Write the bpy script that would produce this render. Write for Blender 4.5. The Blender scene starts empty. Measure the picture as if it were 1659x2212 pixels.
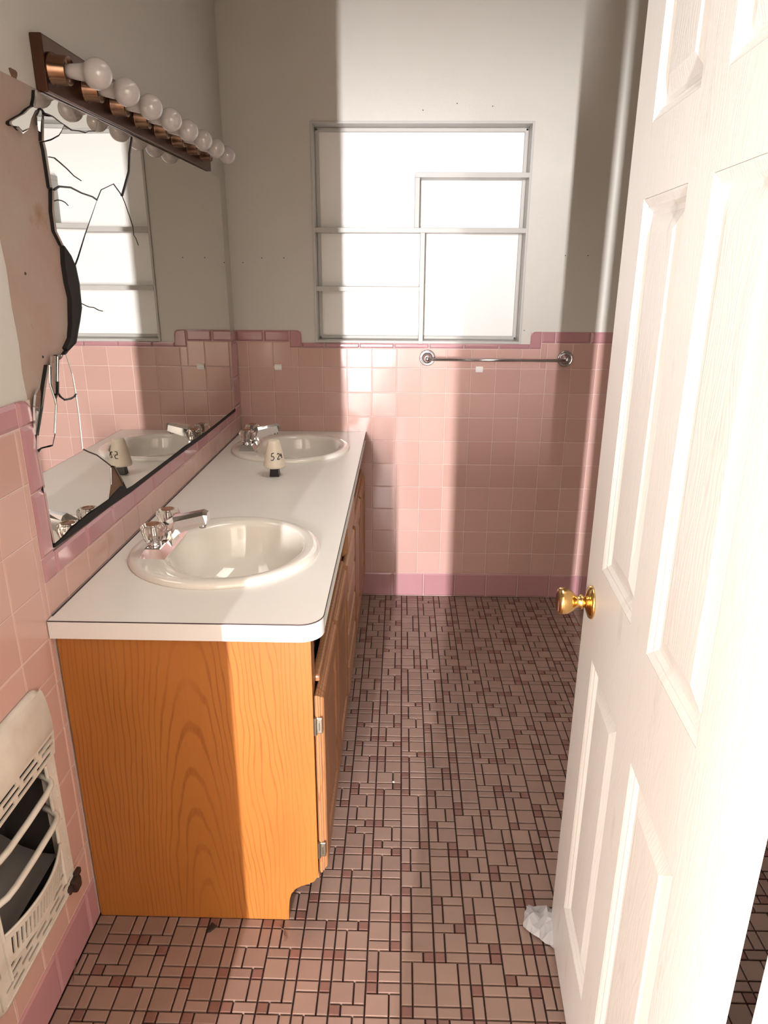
import bpy, bmesh, math, random
from math import sin, cos, pi, radians
from mathutils import Vector, Matrix
random.seed(11)
SC = bpy.context.scene
COL = SC.collection

# ------------------------------------------------------------------ camera
IW, IH, FPX = 1659.0, 2212.0, 1517.02
CAMP = Vector((0.7216, -3.1322, 1.4916)); YAW, PITCH, ROLL = 0.0229, 0.3263, 0.0048
_f = Vector((-sin(YAW)*cos(PITCH), cos(YAW)*cos(PITCH), -sin(PITCH)))
_r0 = Vector((cos(YAW), sin(YAW), 0)); _u0 = _r0.cross(_f)
_r = _r0*cos(ROLL)+_u0*sin(ROLL); _u = -_r0*sin(ROLL)+_u0*cos(ROLL)
cam_d = bpy.data.cameras.new('camera'); cam = bpy.data.objects.new('camera', cam_d); COL.objects.link(cam)
cam.matrix_world = Matrix(((_r.x, _u.x, -_f.x, CAMP.x), (_r.y, _u.y, -_f.y, CAMP.y), (_r.z, _u.z, -_f.z, CAMP.z), (0, 0, 0, 1)))
cam_d.sensor_fit = 'VERTICAL'; cam_d.sensor_height = 24.0; cam_d.lens = FPX/IH*24.0
cam_d.clip_start = 0.02
SC.camera = cam
# ------------------------------------------------------------------ view, world, lights
SC.view_settings.view_transform = 'Standard'; SC.view_settings.look = 'None'
SC.view_settings.gamma = 1.0; SC.view_settings.use_curve_mapping = False
SC.view_settings.exposure = 0.46
w = bpy.data.worlds.new('world'); SC.world = w; w.use_nodes = True
w.node_tree.nodes['Background'].inputs[0].default_value = (0.75, 0.85, 1, 1)
w.node_tree.nodes['Background'].inputs[1].default_value = 0.3
def area(name, loc, target, sx, sy, power, color, spread=None):
    d = bpy.data.lights.new(name, 'AREA'); d.shape = 'RECTANGLE'; d.size = sx; d.size_y = sy
    d.energy = power; d.color = color
    if spread: d.spread = spread
    o = bpy.data.objects.new(name, d); COL.objects.link(o); o.location = loc
    o.rotation_euler = (Vector(target)-Vector(loc)).to_track_quat('-Z', 'Y').to_euler()
    return o
# daylight at the end of the hall (a tall narrow pane), then fill lamps added to brighten the room
area('hall_end_daylight', (0.0, -8.45, 1.32), (0.9, 0, 1.0), 0.06, 2.1, 680, (1.0, 0.965, 0.985))
area('hall_side_fill', (-1.45, -4.25, 0.95), (1.1, -2.3, 0.9), 1.3, 1.3, 55, (0.98, 0.99, 1.0))  # unseen fill lamp added to brighten the open door's face
area('hall_wide_fill', (0.5, -6.6, 1.0), (0.5, 0, 0.7), 2.4, 1.4, 20, (1.0, 0.90, 0.78))  # broad unseen fill added to raise the soft light through the doorway

area('bathroom_overhead_fill', (1.0, -1.35, 2.57), (1.0, -1.35, 0), 0.7, 0.9, 4.6, (1.0, 0.95, 0.88), spread=radians(105))  # added overhead fill for counter and floor; no fixture is modelled

# ------------------------------------------------------------------ materials
def mat(name, color=(.8, .8, .8), rough=.5, metal=0.0, **kw):
    m = bpy.data.materials.new(name); m.use_nodes = True
    b = m.node_tree.nodes['Principled BSDF']
    b.inputs['Base Color'].default_value = (*color, 1); b.inputs['Roughness'].default_value = rough
    b.inputs['Metallic'].default_value = metal
    for k, v in kw.items(): b.inputs[k].default_value = v
    return m
class N:
    def __init__(s, m): s.m = m; s.t = m.node_tree; s.b = s.t.nodes['Principled BSDF']
    def n(s, typ, **kw):
        x = s.t.nodes.new(typ)
        for k, v in kw.items():
            if k.startswith('i_'): x.inputs[k[2:]].default_value = v
            else: setattr(x, k, v)
        return x
    def l(s, a, b): s.t.links.new(a, b)
    def math(s, op, a, b=None, c=None):
        x = s.n('ShaderNodeMath', operation=op)
        for i, v in enumerate((a, b, c)):
            if v is None: continue
            if isinstance(v, (int, float)): x.inputs[i].default_value = v
            else: s.l(v, x.inputs[i])
        return x.outputs[0]
    def noise(s, scale, detail=3, vec=None, rough=.5):
        x = s.n('ShaderNodeTexNoise'); x.inputs['Scale'].default_value = scale; x.inputs['Detail'].default_value = detail
        x.inputs['Roughness'].default_value = rough
        if vec is not None: s.l(vec, x.inputs['Vector'])
        return x.outputs['Fac']
    def ramp(s, fac, stops):
        x = s.n('ShaderNodeValToRGB'); e = x.color_ramp.elements
        while len(e) < len(stops): e.new(.5)
        for i, (p, c) in enumerate(stops): e[i].position = p; e[i].color = (*c, 1)
        s.l(fac, x.inputs[0]); return x.outputs[0]
    def mix(s, fac, a, b, mode='MIX'):
        x = s.n('ShaderNodeMix', data_type='RGBA', blend_type=mode)
        for sock, v in ((x.inputs[0], fac), (x.inputs[6], a), (x.inputs[7], b)):
            if isinstance(v, (int, float)): sock.default_value = v
            elif isinstance(v, tuple): sock.default_value = (*v, 1)
            else: s.l(v, sock)
        return x.outputs[2]
    def bump(s, h, strength=.2, dist=.002):
        x = s.n('ShaderNodeBump'); x.inputs['Strength'].default_value = strength; x.inputs['Distance'].default_value = dist
        s.l(h, x.inputs['Height']); s.l(x.outputs[0], s.b.inputs['Normal'])
    def obj(s): return s.n('ShaderNodeTexCoord').outputs['Object']
    def col(s, c): s.l(c, s.b.inputs['Base Color'])
    def mapping(s, vec, scale=(1, 1, 1), loc=(0, 0, 0)):
        x = s.n('ShaderNodeMapping'); x.inputs['Scale'].default_value = scale; x.inputs['Location'].default_value = loc
        s.l(vec, x.inputs['Vector']); return x.outputs[0]
    def rnd(s):
        a = s.n('ShaderNodeObjectInfo').outputs['Random']; b = s.n('ShaderNodeNewGeometry').outputs['Random Per Island']
        return s.math('FRACT', s.math('ADD', a, b))

def plaster(name, base, stain):
    m = mat(name, base, .42); k = N(m); o = k.obj()
    k.col(k.mix(k.math('MULTIPLY', k.noise(1.4, 4, o), .55), base, stain))
    k.bump(k.noise(140, 2, o), .12, .002); return m
M_WALL = plaster('painted_plaster', (.615, .595, .545), (.52, .49, .43))
M_HALL = plaster('hall_paint', (.72, .68, .60), (.66, .60, .52))
M_CEIL = plaster('ceiling_paint', (.75, .73, .68), (.7, .66, .6))

def tile_mat(name, a, b, rough, dirt=None):
    m = mat(name, a, rough); k = N(m); o = k.obj()
    c = k.mix(k.rnd(), a, b)
    if dirt: c = k.mix(k.math('MULTIPLY', k.math('POWER', k.noise(9, 4, k.n('ShaderNodeNewGeometry').outputs['Position']), 2.0), .8), c, dirt)
    k.col(c); k.bump(k.noise(14, 2, o), .10, .004)
    m.node_tree.nodes['Principled BSDF'].inputs['Specular IOR Level'].default_value = .55
    return m
M_TILE = tile_mat('pink_field_tile', (.60, .380, .330), (.545, .335, .288), .13)
M_TRIM = tile_mat('mauve_trim_tile', (.475, .245, .265), (.44, .222, .24), .14)
M_GROUT = mat('pale_grout', (.66, .50, .45), .8)
M_FT = tile_mat('floor_tile_taupe', (.345, .225, .180), (.285, .180, .145), .33, (.20, .13, .105))
M_FR = tile_mat('floor_tile_red', (.255, .125, .098), (.205, .098, .080), .33, (.15, .075, .06))
M_FG = mat('dark_floor_grout', (.028, .012, .010), .85)

def wood(name, light, dark, line, axis='Z', cx=.27, ztip=.62, freq=95, rough=.38, lines=1.0):
    m = mat(name, light, rough); k = N(m); o = k.obj()
    sp = k.n('ShaderNodeSeparateXYZ'); k.l(o, sp.inputs[0])
    X, Y, Z = sp.outputs
    if axis == 'Y': across, along = Z, Y
    elif axis == 'D': across, along = Y, Z
    else: across, along = X, Z
    st = k.n('ShaderNodeCombineXYZ')
    k.l(k.math('MULTIPLY', across, 6.0), st.inputs[0]); k.l(k.math('MULTIPLY', along, 1.1), st.inputs[2])
    n1 = k.math('SUBTRACT', k.noise(1.4, 3, st.outputs[0], .6), .5)
    x = k.math('ADD', k.math('SUBTRACT', across, cx), k.math('MULTIPLY', n1, .07))
    d = k.math('MULTIPLY', k.math('ADD', along, .25), .095)
    r = k.math('SQRT', k.math('ADD', k.math('MULTIPLY', x, x), k.math('MULTIPLY', d, d)))
    ring = k.math('SINE', k.math('ADD', k.math('MULTIPLY', r, freq*2*pi), k.math('MULTIPLY', n1, 5.0)))
    st2 = k.n('ShaderNodeCombineXYZ')
    k.l(k.math('MULTIPLY', across, 260.0), st2.inputs[0]); k.l(k.math('MULTIPLY', along, 7.0), st2.inputs[2])
    fib = k.noise(1.0, 3, st2.outputs[0])
    base = k.mix(k.noise(3.2, 4, k.mapping(o, (2.2, 2.2, .7))), light, dark)
    lf = k.ramp(ring, [(.0, (0, 0, 0)), (.62, (0, 0, 0)), (.93, (1, 1, 1))])
    mask = k.ramp(k.noise(4.5, 3, k.mapping(o, (1.6, 1.6, .6), (3.1, 1.7, .4))), [(.36, (.12, .12, .12)), (.62, (1, 1, 1))])
    c = k.mix(k.math('MULTIPLY', k.math('MULTIPLY', k.math('MULTIPLY', lf, fib), mask), 1.25*lines), base, line)
    c = k.mix(k.math('MULTIPLY', k.math('SUBTRACT', 1.0, fib), .22), c, line)
    k.col(c); k.bump(k.math('SUBTRACT', fib, k.math('MULTIPLY', lf, .5)), .10, .001)
    return m
M_PLY = wood('orange_plywood', (.47, .180, .036), (.345, .115, .021), (.17, .042, .010), lines=.75)
M_FRONT = wood('orange_pine_front', (.42, .20, .085), (.33, .145, .06), (.12, .035, .015), axis='D', cx=-1.2, freq=70)
M_DRAWER = wood('tan_pine_drawer', (.52, .29, .14), (.44, .23, .11), (.2, .07, .03), axis='D', cx=-2.2, freq=60, lines=.6)
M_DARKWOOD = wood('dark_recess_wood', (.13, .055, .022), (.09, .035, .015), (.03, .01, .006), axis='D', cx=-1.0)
M_EDGE = wood('orange_pine_edge', (.64, .26, .05), (.52, .19, .035), (.22, .06, .015), axis='D', cx=-1.0)

def door_mat(nm, bs):
    m = mat(nm, (.86, .85, .82), .4); k = N(m); o = k.obj()
    sp = k.n('ShaderNodeSeparateXYZ'); k.l(o, sp.inputs[0])
    st = k.n('ShaderNodeCombineXYZ')
    k.l(k.math('MULTIPLY', sp.outputs[1], 5.0), st.inputs[1]); k.l(k.math('MULTIPLY', sp.outputs[2], .9), st.inputs[2])
    n1 = k.noise(2.2, 3, st.outputs[0])
    st2 = k.n('ShaderNodeCombineXYZ')
    k.l(k.math('MULTIPLY', sp.outputs[1], 180.0), st2.inputs[1]); k.l(k.math('MULTIPLY', sp.outputs[2], 6.0), st2.inputs[2])
    h = k.math('ADD', k.math('SINE', k.math('MULTIPLY', n1, 150.0)), k.noise(1.0, 3, st2.outputs[0]))
    k.bump(h, bs, .0010)
    sm = k.n('ShaderNodeCombineXYZ'); k.l(k.math('MULTIPLY', sp.outputs[1], 9.0), sm.inputs[1]); k.l(k.math('MULTIPLY', sp.outputs[2], 2.2), sm.inputs[2])
    s = k.ramp(k.noise(2.0, 5, sm.outputs[0], .65), [(.0, (0, 0, 0)), (.60, (0, 0, 0)), (.82, (1, 1, 1))])
    k.col(k.mix(k.math('MULTIPLY', s, .55), (.86, .85, .82), (.50, .44, .36)))
    return m
M_DOOR = door_mat('white_door_paint', .05); M_PANEL = door_mat('white_grained_panel', .08)
M_WHITE = mat('white_gloss_trim', (.84, .83, .80), .35)
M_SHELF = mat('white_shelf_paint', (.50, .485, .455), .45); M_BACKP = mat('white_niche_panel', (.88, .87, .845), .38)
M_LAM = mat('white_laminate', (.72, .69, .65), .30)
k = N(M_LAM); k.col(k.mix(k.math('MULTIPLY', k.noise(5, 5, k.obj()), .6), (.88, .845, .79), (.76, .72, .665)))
M_SEAM = mat('dark_seam', (.045, .02, .025), .6)
M_SINK = mat('ivory_porcelain', (.85, .80, .72), .08, **{'Coat Weight': .6, 'Coat Roughness': .03})
M_CHROME = mat('chrome', (.78, .77, .78), .07, 1.0)
M_OLDCHROME = mat('aged_chrome', (.55, .53, .54), .18, 1.0)
M_BRASS = mat('polished_brass', (.80, .52, .20), .16, 1.0)
k = N(M_BRASS); k.col(k.mix(k.ramp(k.noise(90, 4, k.obj(), .7), [(.6, (0, 0, 0)), (.72, (1, 1, 1))]), (.80, .52, .20), (.16, .08, .02)))
M_BRONZE = mat('tarnished_bronze', (.08, .04, .03), .30, .85)
k = N(M_BRONZE); k.col(k.mix(k.noise(11, 5, k.obj(), .65), (.060, .026, .018), (.15, .075, .045)))
M_BRONZE2 = mat('bronze_socket', (.19, .11, .07), .2, 1.0)
M_BULB = mat('opal_glass', (.56, .52, .505), .12, **{'Coat Weight': .4})
M_MIRROR = mat('mirror_silver', (.73, .725, .69), .010, 1.0)
M_MEDGE = mat('mirror_edge_and_glint', (.75, .80, .80), .08, .9)
M_BLACK = mat('mirror_gap_black', (.008, .006, .006), .8)  # black that also stands in for the shadow gap behind the mirror
M_CRACK = mat('dark_crack', (.012, .010, .012), .4)
M_ACRYL = mat('clear_acrylic', (.96, .91, .85), .10, **{'Transmission Weight': .95, 'IOR': 1.25})
M_RUST = mat('brown_cap_insert', (.28, .12, .06), .3)
M_CONE = mat('cream_plastic', (.84, .74, .61), .42)
M_BLK = mat('black_plastic', (.010, .011, .014), .35)
M_INK = mat('black_marker_ink', (.012, .009, .010), .6)
M_ENAM = mat('cream_enamel', (.70, .66, .58), .30)
k = N(M_ENAM); k.col(k.mix(k.math('POWER', k.noise(16, 5, k.obj()), 2.2), (.72, .68, .60), (.36, .29, .22)))
M_GRAYEN = mat('grey_reflector', (.16, .145, .13), .45, .3)
M_FIREBOX = mat('dark_firebox_steel', (.022, .018, .016), .7)  # very dark lining behind the grille openings
M_CLAY = mat('brown_radiant_clay', (.16, .085, .05), .8)
M_HINGE = mat('dull_steel_hinge', (.40, .37, .30), .35, 1.0)
M_TAB = mat('white_plastic_tab', (.86, .83, .80), .35)
M_BAG = mat('clear_white_film', (.80, .80, .82), .16, **{'Transmission Weight': .55, 'IOR': 1.2})
M_DIRT = mat('dark_dirt', (.03, .018, .012), .9)
M_TWIG = mat('brown_scrap', (.16, .085, .05), .8)
M_NAIL = mat('nail_hole_dark', (.05, .035, .03), .8)
m = mat('bare_wall_patch', (.55, .38, .30), .75); M_BARE = m; k = N(m); o = k.obj()
c = k.mix(k.ramp(k.noise(4.0, 5, o, .6), [(.38, (0, 0, 0)), (.66, (1, 1, 1))]), (.40, .33, .27), (.40, .26, .22))
c = k.mix(k.ramp(k.noise(7.0, 5, k.mapping(o, (1, 1, 1), (3, 7, 2)), .7), [(.60, (0, 0, 0)), (.75, (1, 1, 1))]), c, (.30, .17, .10))
k.col(c); k.bump(k.noise(60, 4, o), .3, .002)

# ------------------------------------------------------------------ mesh helpers
class MB:
    def __init__(s): s.v = []; s.f = []; s.mi = []; s.cur = 0; s.sm = []; s.smooth = False
    def add(s, vs, fs):
        o = len(s.v); s.v += [tuple(v) for v in vs]
        for f in fs: s.f.append([o+i for i in f]); s.mi.append(s.cur); s.sm.append(s.smooth)
    def box(s, x0, x1, y0, y1, z0, z1):
        vs = [(x, y, z) for x in (x0, x1) for y in (y0, y1) for z in (z0, z1)]
        s.add(vs, [(0, 1, 3, 2), (4, 6, 7, 5), (0, 4, 5, 1), (2, 3, 7, 6), (0, 2, 6, 4), (1, 5, 7, 3)])
    def bbox(s, x0, x1, y0, y1, z0, z1, b):       # box with chamfered edges
        c = ((x0+x1)/2, (y0+y1)/2, (z0+z1)/2); h = ((x1-x0)/2, (y1-y0)/2, (z1-z0)/2)
        bm = bmesh.new(); bmesh.ops.create_cube(bm, size=1)
        for v in bm.verts: v.co = Vector((c[i]+v.co[i]*2*h[i] for i in range(3)))
        bmesh.ops.bevel(bm, geom=bm.edges[:], offset=min(b, min(h)*.9), segments=2, affect='EDGES', profile=.6)
        s.addbm(bm)
    def addbm(s, bm):
        bm.verts.index_update(); s.add([v.co for v in bm.verts], [[v.index for v in f.verts] for f in bm.faces]); bm.free()
    def loops(s, loops, cap0=True, cap1=True, closed=True):
        n = len(loops[0]); vs = [p for l in loops for p in l]; fs = []
        for i in range(len(loops)-1):
            for j in range(n if closed else n-1):
                a, b = i*n+j, i*n+(j+1) % n
                fs.append((a, b, b+n, a+n))
        if cap0: fs.append(tuple(reversed(range(n))))
        if cap1: fs.append(tuple((len(loops)-1)*n+j for j in range(n)))
        s.add(vs, fs)
    def lathe(s, c, axis, prof, seg=24, flute=0, cap0=True, cap1=True):
        ax = Vector(axis).normalized(); t = Vector((0, 0, 1)) if abs(ax.z) < .9 else Vector((1, 0, 0))
        u = ax.cross(t).normalized(); v = ax.cross(u); L = []
        for r, h in prof:
            L.append([Vector(c)+ax*h+(u*cos(2*pi*j/seg)+v*sin(2*pi*j/seg))*(r*(1-flute*(j % 2))) for j in range(seg)])
        s.loops(L, cap0, cap1)
    def tube(s, pts, r, seg=8, caps=True):
        pts = [Vector(p) for p in pts]; L = []; pu = None
        for i, p in enumerate(pts):
            d = (pts[min(i+1, len(pts)-1)]-pts[max(i-1, 0)]).normalized()
            if pu is None:
                t = Vector((0, 0, 1)) if abs(d.z) < .9 else Vector((1, 0, 0)); u = d.cross(t).normalized()
            else: u = (pu-d*pu.dot(d)).normalized()
            pu = u; v = d.cross(u); rr = r[i] if isinstance(r, (list, tuple)) else r
            L.append([p+(u*cos(2*pi*j/seg)+v*sin(2*pi*j/seg))*rr for j in range(seg)])
        s.loops(L, caps, caps)
    def prism(s, poly, fn0, fn1):                  # poly of 2-tuples mapped by two functions
        a = [fn0(*p) for p in poly]; b = [fn1(*p) for p in poly]; n = len(poly)
        s.add(a+b, [tuple(range(n))]+[tuple(reversed(range(n, 2*n)))]+[(i, i+n, (i+1) % n+n, (i+1) % n) for i in range(n)])
    def build(s, name, m, parent=None, org=None, fixn=True):
        me = bpy.data.meshes.new(name); o = Vector(org) if org is not None else Vector((0, 0, 0))
        me.from_pydata([Vector(v)-o for v in s.v], [], s.f)
        for mm in (m if isinstance(m, (list, tuple)) else [m]): me.materials.append(mm)
        me.polygons.foreach_set('material_index', s.mi); me.polygons.foreach_set('use_smooth', s.sm)
        if fixn:
            bm = bmesh.new(); bm.from_mesh(me); bmesh.ops.recalc_face_normals(bm, faces=bm.faces[:]); bm.to_mesh(me); bm.free()
        me.update(); return link(name, me, parent, o)
def world_loc(p):
    l = Vector((0, 0, 0))
    while p is not None: l += p.location; p = p.parent
    return l
def link(name, me, parent=None, loc=(0, 0, 0)):
    ob = bpy.data.objects.new(name, me); COL.objects.link(ob)
    ob.parent = parent; ob.location = Vector(loc)-(world_loc(parent) if parent else Vector((0, 0, 0)))
    return ob
def tag(o, label=None, cat=None, group=None, kind=None):
    if label: o['label'] = label
    if cat: o['category'] = cat
    if group: o['group'] = group
    if kind: o['kind'] = kind
    return o
def thing(name, loc, label, cat, group=None):
    return tag(link(name, None, None, loc), label, cat, group)
def part(name, mb, m, parent, org=None): return mb.build(name, m, parent, org if org is not None else world_loc(parent))
def rbox(mb, *a, b=.002): mb.bbox(*a, b)

# ------------------------------------------------------------------ room shell
XR, YF, ZC = 1.86, -2.60, 2.60            # right wall, inner face of the front wall, ceiling
YO = YF-.115
DX0, DX1, DZ = .274, 1.104, 2.045         # doorway
NX0, NX1, NZ0, NZ1, ND = .3474, 1.239, 1.2092, 2.067, .095   # wall niche
HY0, HY1, HZ0, HZ1 = -2.225, -1.950, .215, .695              # heater cut-out in the left wall
def struct(name, mb, m, label=None): 
    o = mb.build(name, m); o['kind'] = 'structure'
    if label: o['label'] = label
    return o
PB, PLX = .006, -.006                      # plaster planes behind the tile faces
b = MB(); b.box(-.12, XR+.12, YO, .13, -.10, -.006)
floor = struct('floor', b, M_FG, 'bathroom floor of small pinkish brown mosaic tiles with dark grout')
b = MB(); b.box(-.12, NX0, PB, .13, 0, ZC); b.box(NX1, XR+.12, PB, .13, 0, ZC); b.box(NX0, NX1, PB, .13, 0, NZ0); b.box(NX0, NX1, PB, .13, NZ1, ZC)
b.box(NX0, NX1, ND+.005, .13, NZ0, NZ1)
wall_back = struct('wall_back', b, M_WALL, 'far wall, cream paint above pink tile wainscot')
b = MB()
b.box(-.12, PLX, YO, HY0, 0, ZC); b.box(-.12, PLX, HY1, .0, 0, ZC); b.box(-.12, PLX, HY0, HY1, 0, HZ0); b.box(-.12, PLX, HY0, HY1, HZ1, ZC)
b.box(-.125, -.115, HY0-.01, HY1+.01, HZ0-.01, HZ1+.01)
wall_left = struct('wall_left', b, M_WALL, 'left wall with broken mirror, cream paint above pink tile')
b = MB(); b.box(XR, XR+.12, YO, 0, 0, ZC); wall_right = struct('wall_right', b, M_WALL, 'right wall behind the open white door')
b = MB(); b.box(-.12, DX0-.02, YO, YF, 0, ZC); b.box(DX1+.02, XR+.12, YO, YF, 0, ZC); b.box(DX0-.02, DX1+.02, YO, YF, DZ+.02, ZC)
wall_front = struct('wall_front', b, M_WALL, 'front wall around the doorway behind the viewer')
b = MB(); b.box(-.12, XR+.12, YO, .13, ZC, ZC+.08); struct('ceiling', b, M_CEIL, 'flat painted ceiling')
# door lining
b = MB(); b.box(DX1, DX1+.02, YO-.012, YF+.012, 0, DZ+.02); b.box(DX0-.02, DX0, YO-.012, YF+.012, 0, DZ+.02); b.box(DX0, DX1, YO-.012, YF+.012, DZ, DZ+.02)
trim1 = struct('trim_1', b, M_WHITE, 'white painted lining of the doorway')
b = MB()
for x0, x1 in ((DX0-.040, .316), (DX1+.012, DX1+.075)): b.bbox(x0, x1, YO-.016, YO, 0, DZ+.075, .004)
b.bbox(.316, DX1+.012, YO-.016, YO, DZ+.012, DZ+.075, .004)
struct('trim_2', b, M_WHITE, 'white casing on the hall side of the doorway')
# hall outside
b = MB(); b.box(-1.62, 2.6, -8.72, YO, -.10, -.004); struct('floor_hall', b, mat('hall_floor_boards', (.30, .20, .13), .35), 'brown hall floor outside the doorway')
b = MB(); b.box(-1.62, -1.5, -8.72, YO, 0, ZC); struct('wall_hall_left', b, M_HALL, 'left hall wall')
b = MB(); b.box(2.5, 2.62, -8.72, YO, 0, ZC); struct('wall_hall_right', b, M_HALL, 'right hall wall')
b = MB(); b.box(-1.62, 2.62, -8.84, -8.72, 0, ZC); struct('wall_hall_end', b, M_HALL, 'end hall wall')
b = MB(); b.box(-1.62, -.12, YO, YO+.1, 0, ZC); b.box(XR+.12, 2.62, YO, YO+.1, 0, ZC); struct('wall_hall_front', b, M_HALL, 'hall wall beside the bathroom')
b = MB(); b.box(-1.62, 2.62, -8.84, YO, ZC, ZC+.08); struct('ceiling_hall', b, M_CEIL, 'hall ceiling')

# ------------------------------------------------------------------ floor mosaic
U, JT, FZ = .0775/3, .0038, .0
X0F, Y0F = .7377, -1.988
def tile_mesh(w, d, th, bev, axis, m, cache={}):
    key = (round(w, 4), round(d, 4), th, bev, axis, m.name)
    if key in cache: return cache[key]
    hw, hd = w/2, d/2; P = [(-hw, -hd), (hw, -hd), (hw, hd), (-hw, hd)]
    iw, id_ = hw-bev, hd-bev; Q = [(-iw, -id_), (iw, -id_), (iw, id_), (-iw, id_)]
    pts = [(x, y, -th) for x, y in P]+[(x, y, -bev*.55) for x, y in P]+[(x, y, 0) for x, y in Q]
    if axis == 'y': pts = [(a, -c, bb) for a, bb, c in pts]      # faces -y : (across x, up z)
    if axis == 'x': pts = [(c, -a, bb) for a, bb, c in pts]      # faces +x : across -y, up z
    mb = MB(); fs = [(8, 9, 10, 11)]
    for i in range(4):
        j = (i+1) % 4; fs += [(4+i, 4+j, 8+j, 8+i), (i, j, 4+j, 4+i)]
    mb.add(pts, fs)
    me = bpy.data.meshes.new('tile'); me.from_pydata(mb.v, [], mb.f); me.materials.append(m); me.update()
    bm = bmesh.new(); bm.from_mesh(me); bmesh.ops.recalc_face_normals(bm, faces=bm.faces[:]); 
    # open-backed: make sure the face looks outward
    for f in bm.faces:
        if len(f.verts) == 4: pass
    bm.to_mesh(me); bm.free(); cache[key] = me; return me
def cast(p):
    d = Vector(p)-CAMP; z = d.dot(_f)
    return (IW/2+FPX*d.dot(_r)/z, IH/2-FPX*d.dot(_u)/z, z) if z > .05 else (-1e4, -1e4, -1)
VX, VY = .465, -1.835                       # vanity footprint at the floor
tiles = []
for i in range(-10, 16):
    for j in range(-9, 27):
        bx, by = X0F+i*3*U, Y0F+j*3*U; q = random.randrange(4)
        cells = [(0, 0, 2, 2), (2, 0, 1, 2), (0, 2, 2, 1), (2, 2, 1, 1)]
        if random.random() < .35: cells = [(0, 0, 2, 2), (2, 0, 1, 2), (1, 2, 2, 1), (0, 2, 1, 1)]
        for (cx, cy, cw, ch) in cells:
            if q & 1: cx = 3-cx-cw
            if q & 2: cy = 3-cy-ch
            if q == 3 and False: pass
            x0, y0, x1, y1 = bx+cx*U, by+cy*U, bx+(cx+cw)*U, by+(cy+ch)*U
            x0 = max(x0, .0); x1 = min(x1, XR); y0 = max(y0, YF-.05); y1 = min(y1, -.0)
            if x1-x0 < .008 or y1-y0 < .008: continue
            xm, ym = (x0+x1)/2, (y0+y1)/2
            if xm < VX-.03 and ym > VY+.05: continue
            tiles.append((xm, ym, x1-x0-JT, y1-y0-JT, M_FR if cw*ch == 1 else M_FT))
def vis(t):
    px, py, z = cast((t[0], t[1], 0))
    if z < 0 or not (-5 < px < IW+5 and -5 < py < IH+25): return -1
    if px > 1192-(py-2212)*.01 and py > 1290 and px > 1195+(1990-py)*.105: return -1
    return t[2]*t[3]/z**3
tiles.sort(key=vis, reverse=True)
stuff = MB(); SMI = [M_FT, M_FR]
for n, (x, y, tw, td, m) in enumerate(tiles):
    if tw <= .003 or td <= .003: continue
    if n < 300:
        o = link('tile', tile_mesh(tw, td, .006, .0016, 'z', m), floor, (x, y, random.uniform(-.0003, .0003)))
        o.rotation_euler = (random.gauss(0, .0022), random.gauss(0, .0022), 0)
    else:
        me = tile_mesh(tw, td, .006, .0016, 'z', m); stuff.cur = 0 if m is M_FT else 1
        tx, ty = random.gauss(0, .002), random.gauss(0, .002)
        stuff.add([(x+v.co.x, y+v.co.y, v.co.z+v.co.x*tx+v.co.y*ty) for v in me.vertices], [list(p.vertices) for p in me.polygons])
o = stuff.build('mosaic_tiles', SMI, floor, fixn=False); o['kind'] = 'stuff'

# ------------------------------------------------------------------ wall tiles
T, H0, TX0, CAPZ = .109, .1207, .3755, 1.2607
JW = .0026
SLX0, SLX1, SRX0, SRX1 = .2341, .2876, 1.2805, 1.3278    # steps of the cap beside the niche
LOWCAP = 1.186
b = MB(); b.box(0, XR, .0018, PB, 0, LOWCAP); b.box(0, SLX1, .0018, PB, LOWCAP, CAPZ-.004); b.box(SRX0, XR, .0018, PB, LOWCAP, CAPZ-.004)
b.build('grout', M_GROUT, wall_back)
def wt(parent, axis, a0, a1, z0, z1, m=M_TILE, bev=.0022, j=JW, proud=0.0, name='tile'):
    ww, hh = a1-a0-j, z1-z0-j
    if ww < .004 or hh < .004: return
    me = tile_mesh(ww, hh, .0075+proud, bev, axis, m); am, zm = (a0+a1)/2, (z0+z1)/2
    if axis == 'y': o = link(name, me, parent, (am, -proud+.0002, zm)); o.rotation_euler = (random.gauss(0, .0042), 0, random.gauss(0, .0042))
    else: o = link(name, me, parent, (proud-.0002, am, zm)); o.rotation_euler = (0, random.gauss(0, .0035), random.gauss(0, .0035))
    return o
cols = [0]+[TX0+T*k for k in range(-3, 14)]+[XR]
for a0, a1 in zip(cols, cols[1:]):
    for r in range(10):
        z0, z1 = H0+r*T, H0+(r+1)*T
        if r == 9:
            for s0, s1, top in ((0, SLX0, z1), (SLX0, SRX1, LOWCAP), (SRX1, XR, z1)):
                c0, c1 = max(a0, s0), min(a1, s1)
                if c1-c0 > .006: wt(wall_back, 'y', c0, c1, z0, top)
        else: wt(wall_back, 'y', a0, a1, z0, z1)
def pieces(a0, a1, step, off=0):
    e = [a0]; x = a0+step*(1-off)
    while x < a1-.01: e.append(x); x += step
    return list(zip(e, e[1:]+[a1]))
for a0, a1 in pieces(0, XR, .152, .45): wt(wall_back, 'y', a0, a1, 0.002, H0, M_TRIM, .006, proud=.003, name='base_tile')
ZT = H0+10*T
for a0, a1 in pieces(0, SLX0, .152, .2)+pieces(SRX1, XR, .152, .6): wt(wall_back, 'y', a0, a1, ZT, CAPZ, M_TRIM, .008, proud=.003, name='cap_tile')
for a0, a1 in pieces(SLX1, SRX0, .152, .35): wt(wall_back, 'y', a0, a1, LOWCAP, NZ0-.001, M_TRIM, .006, proud=.003, name='cap_tile')
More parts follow.
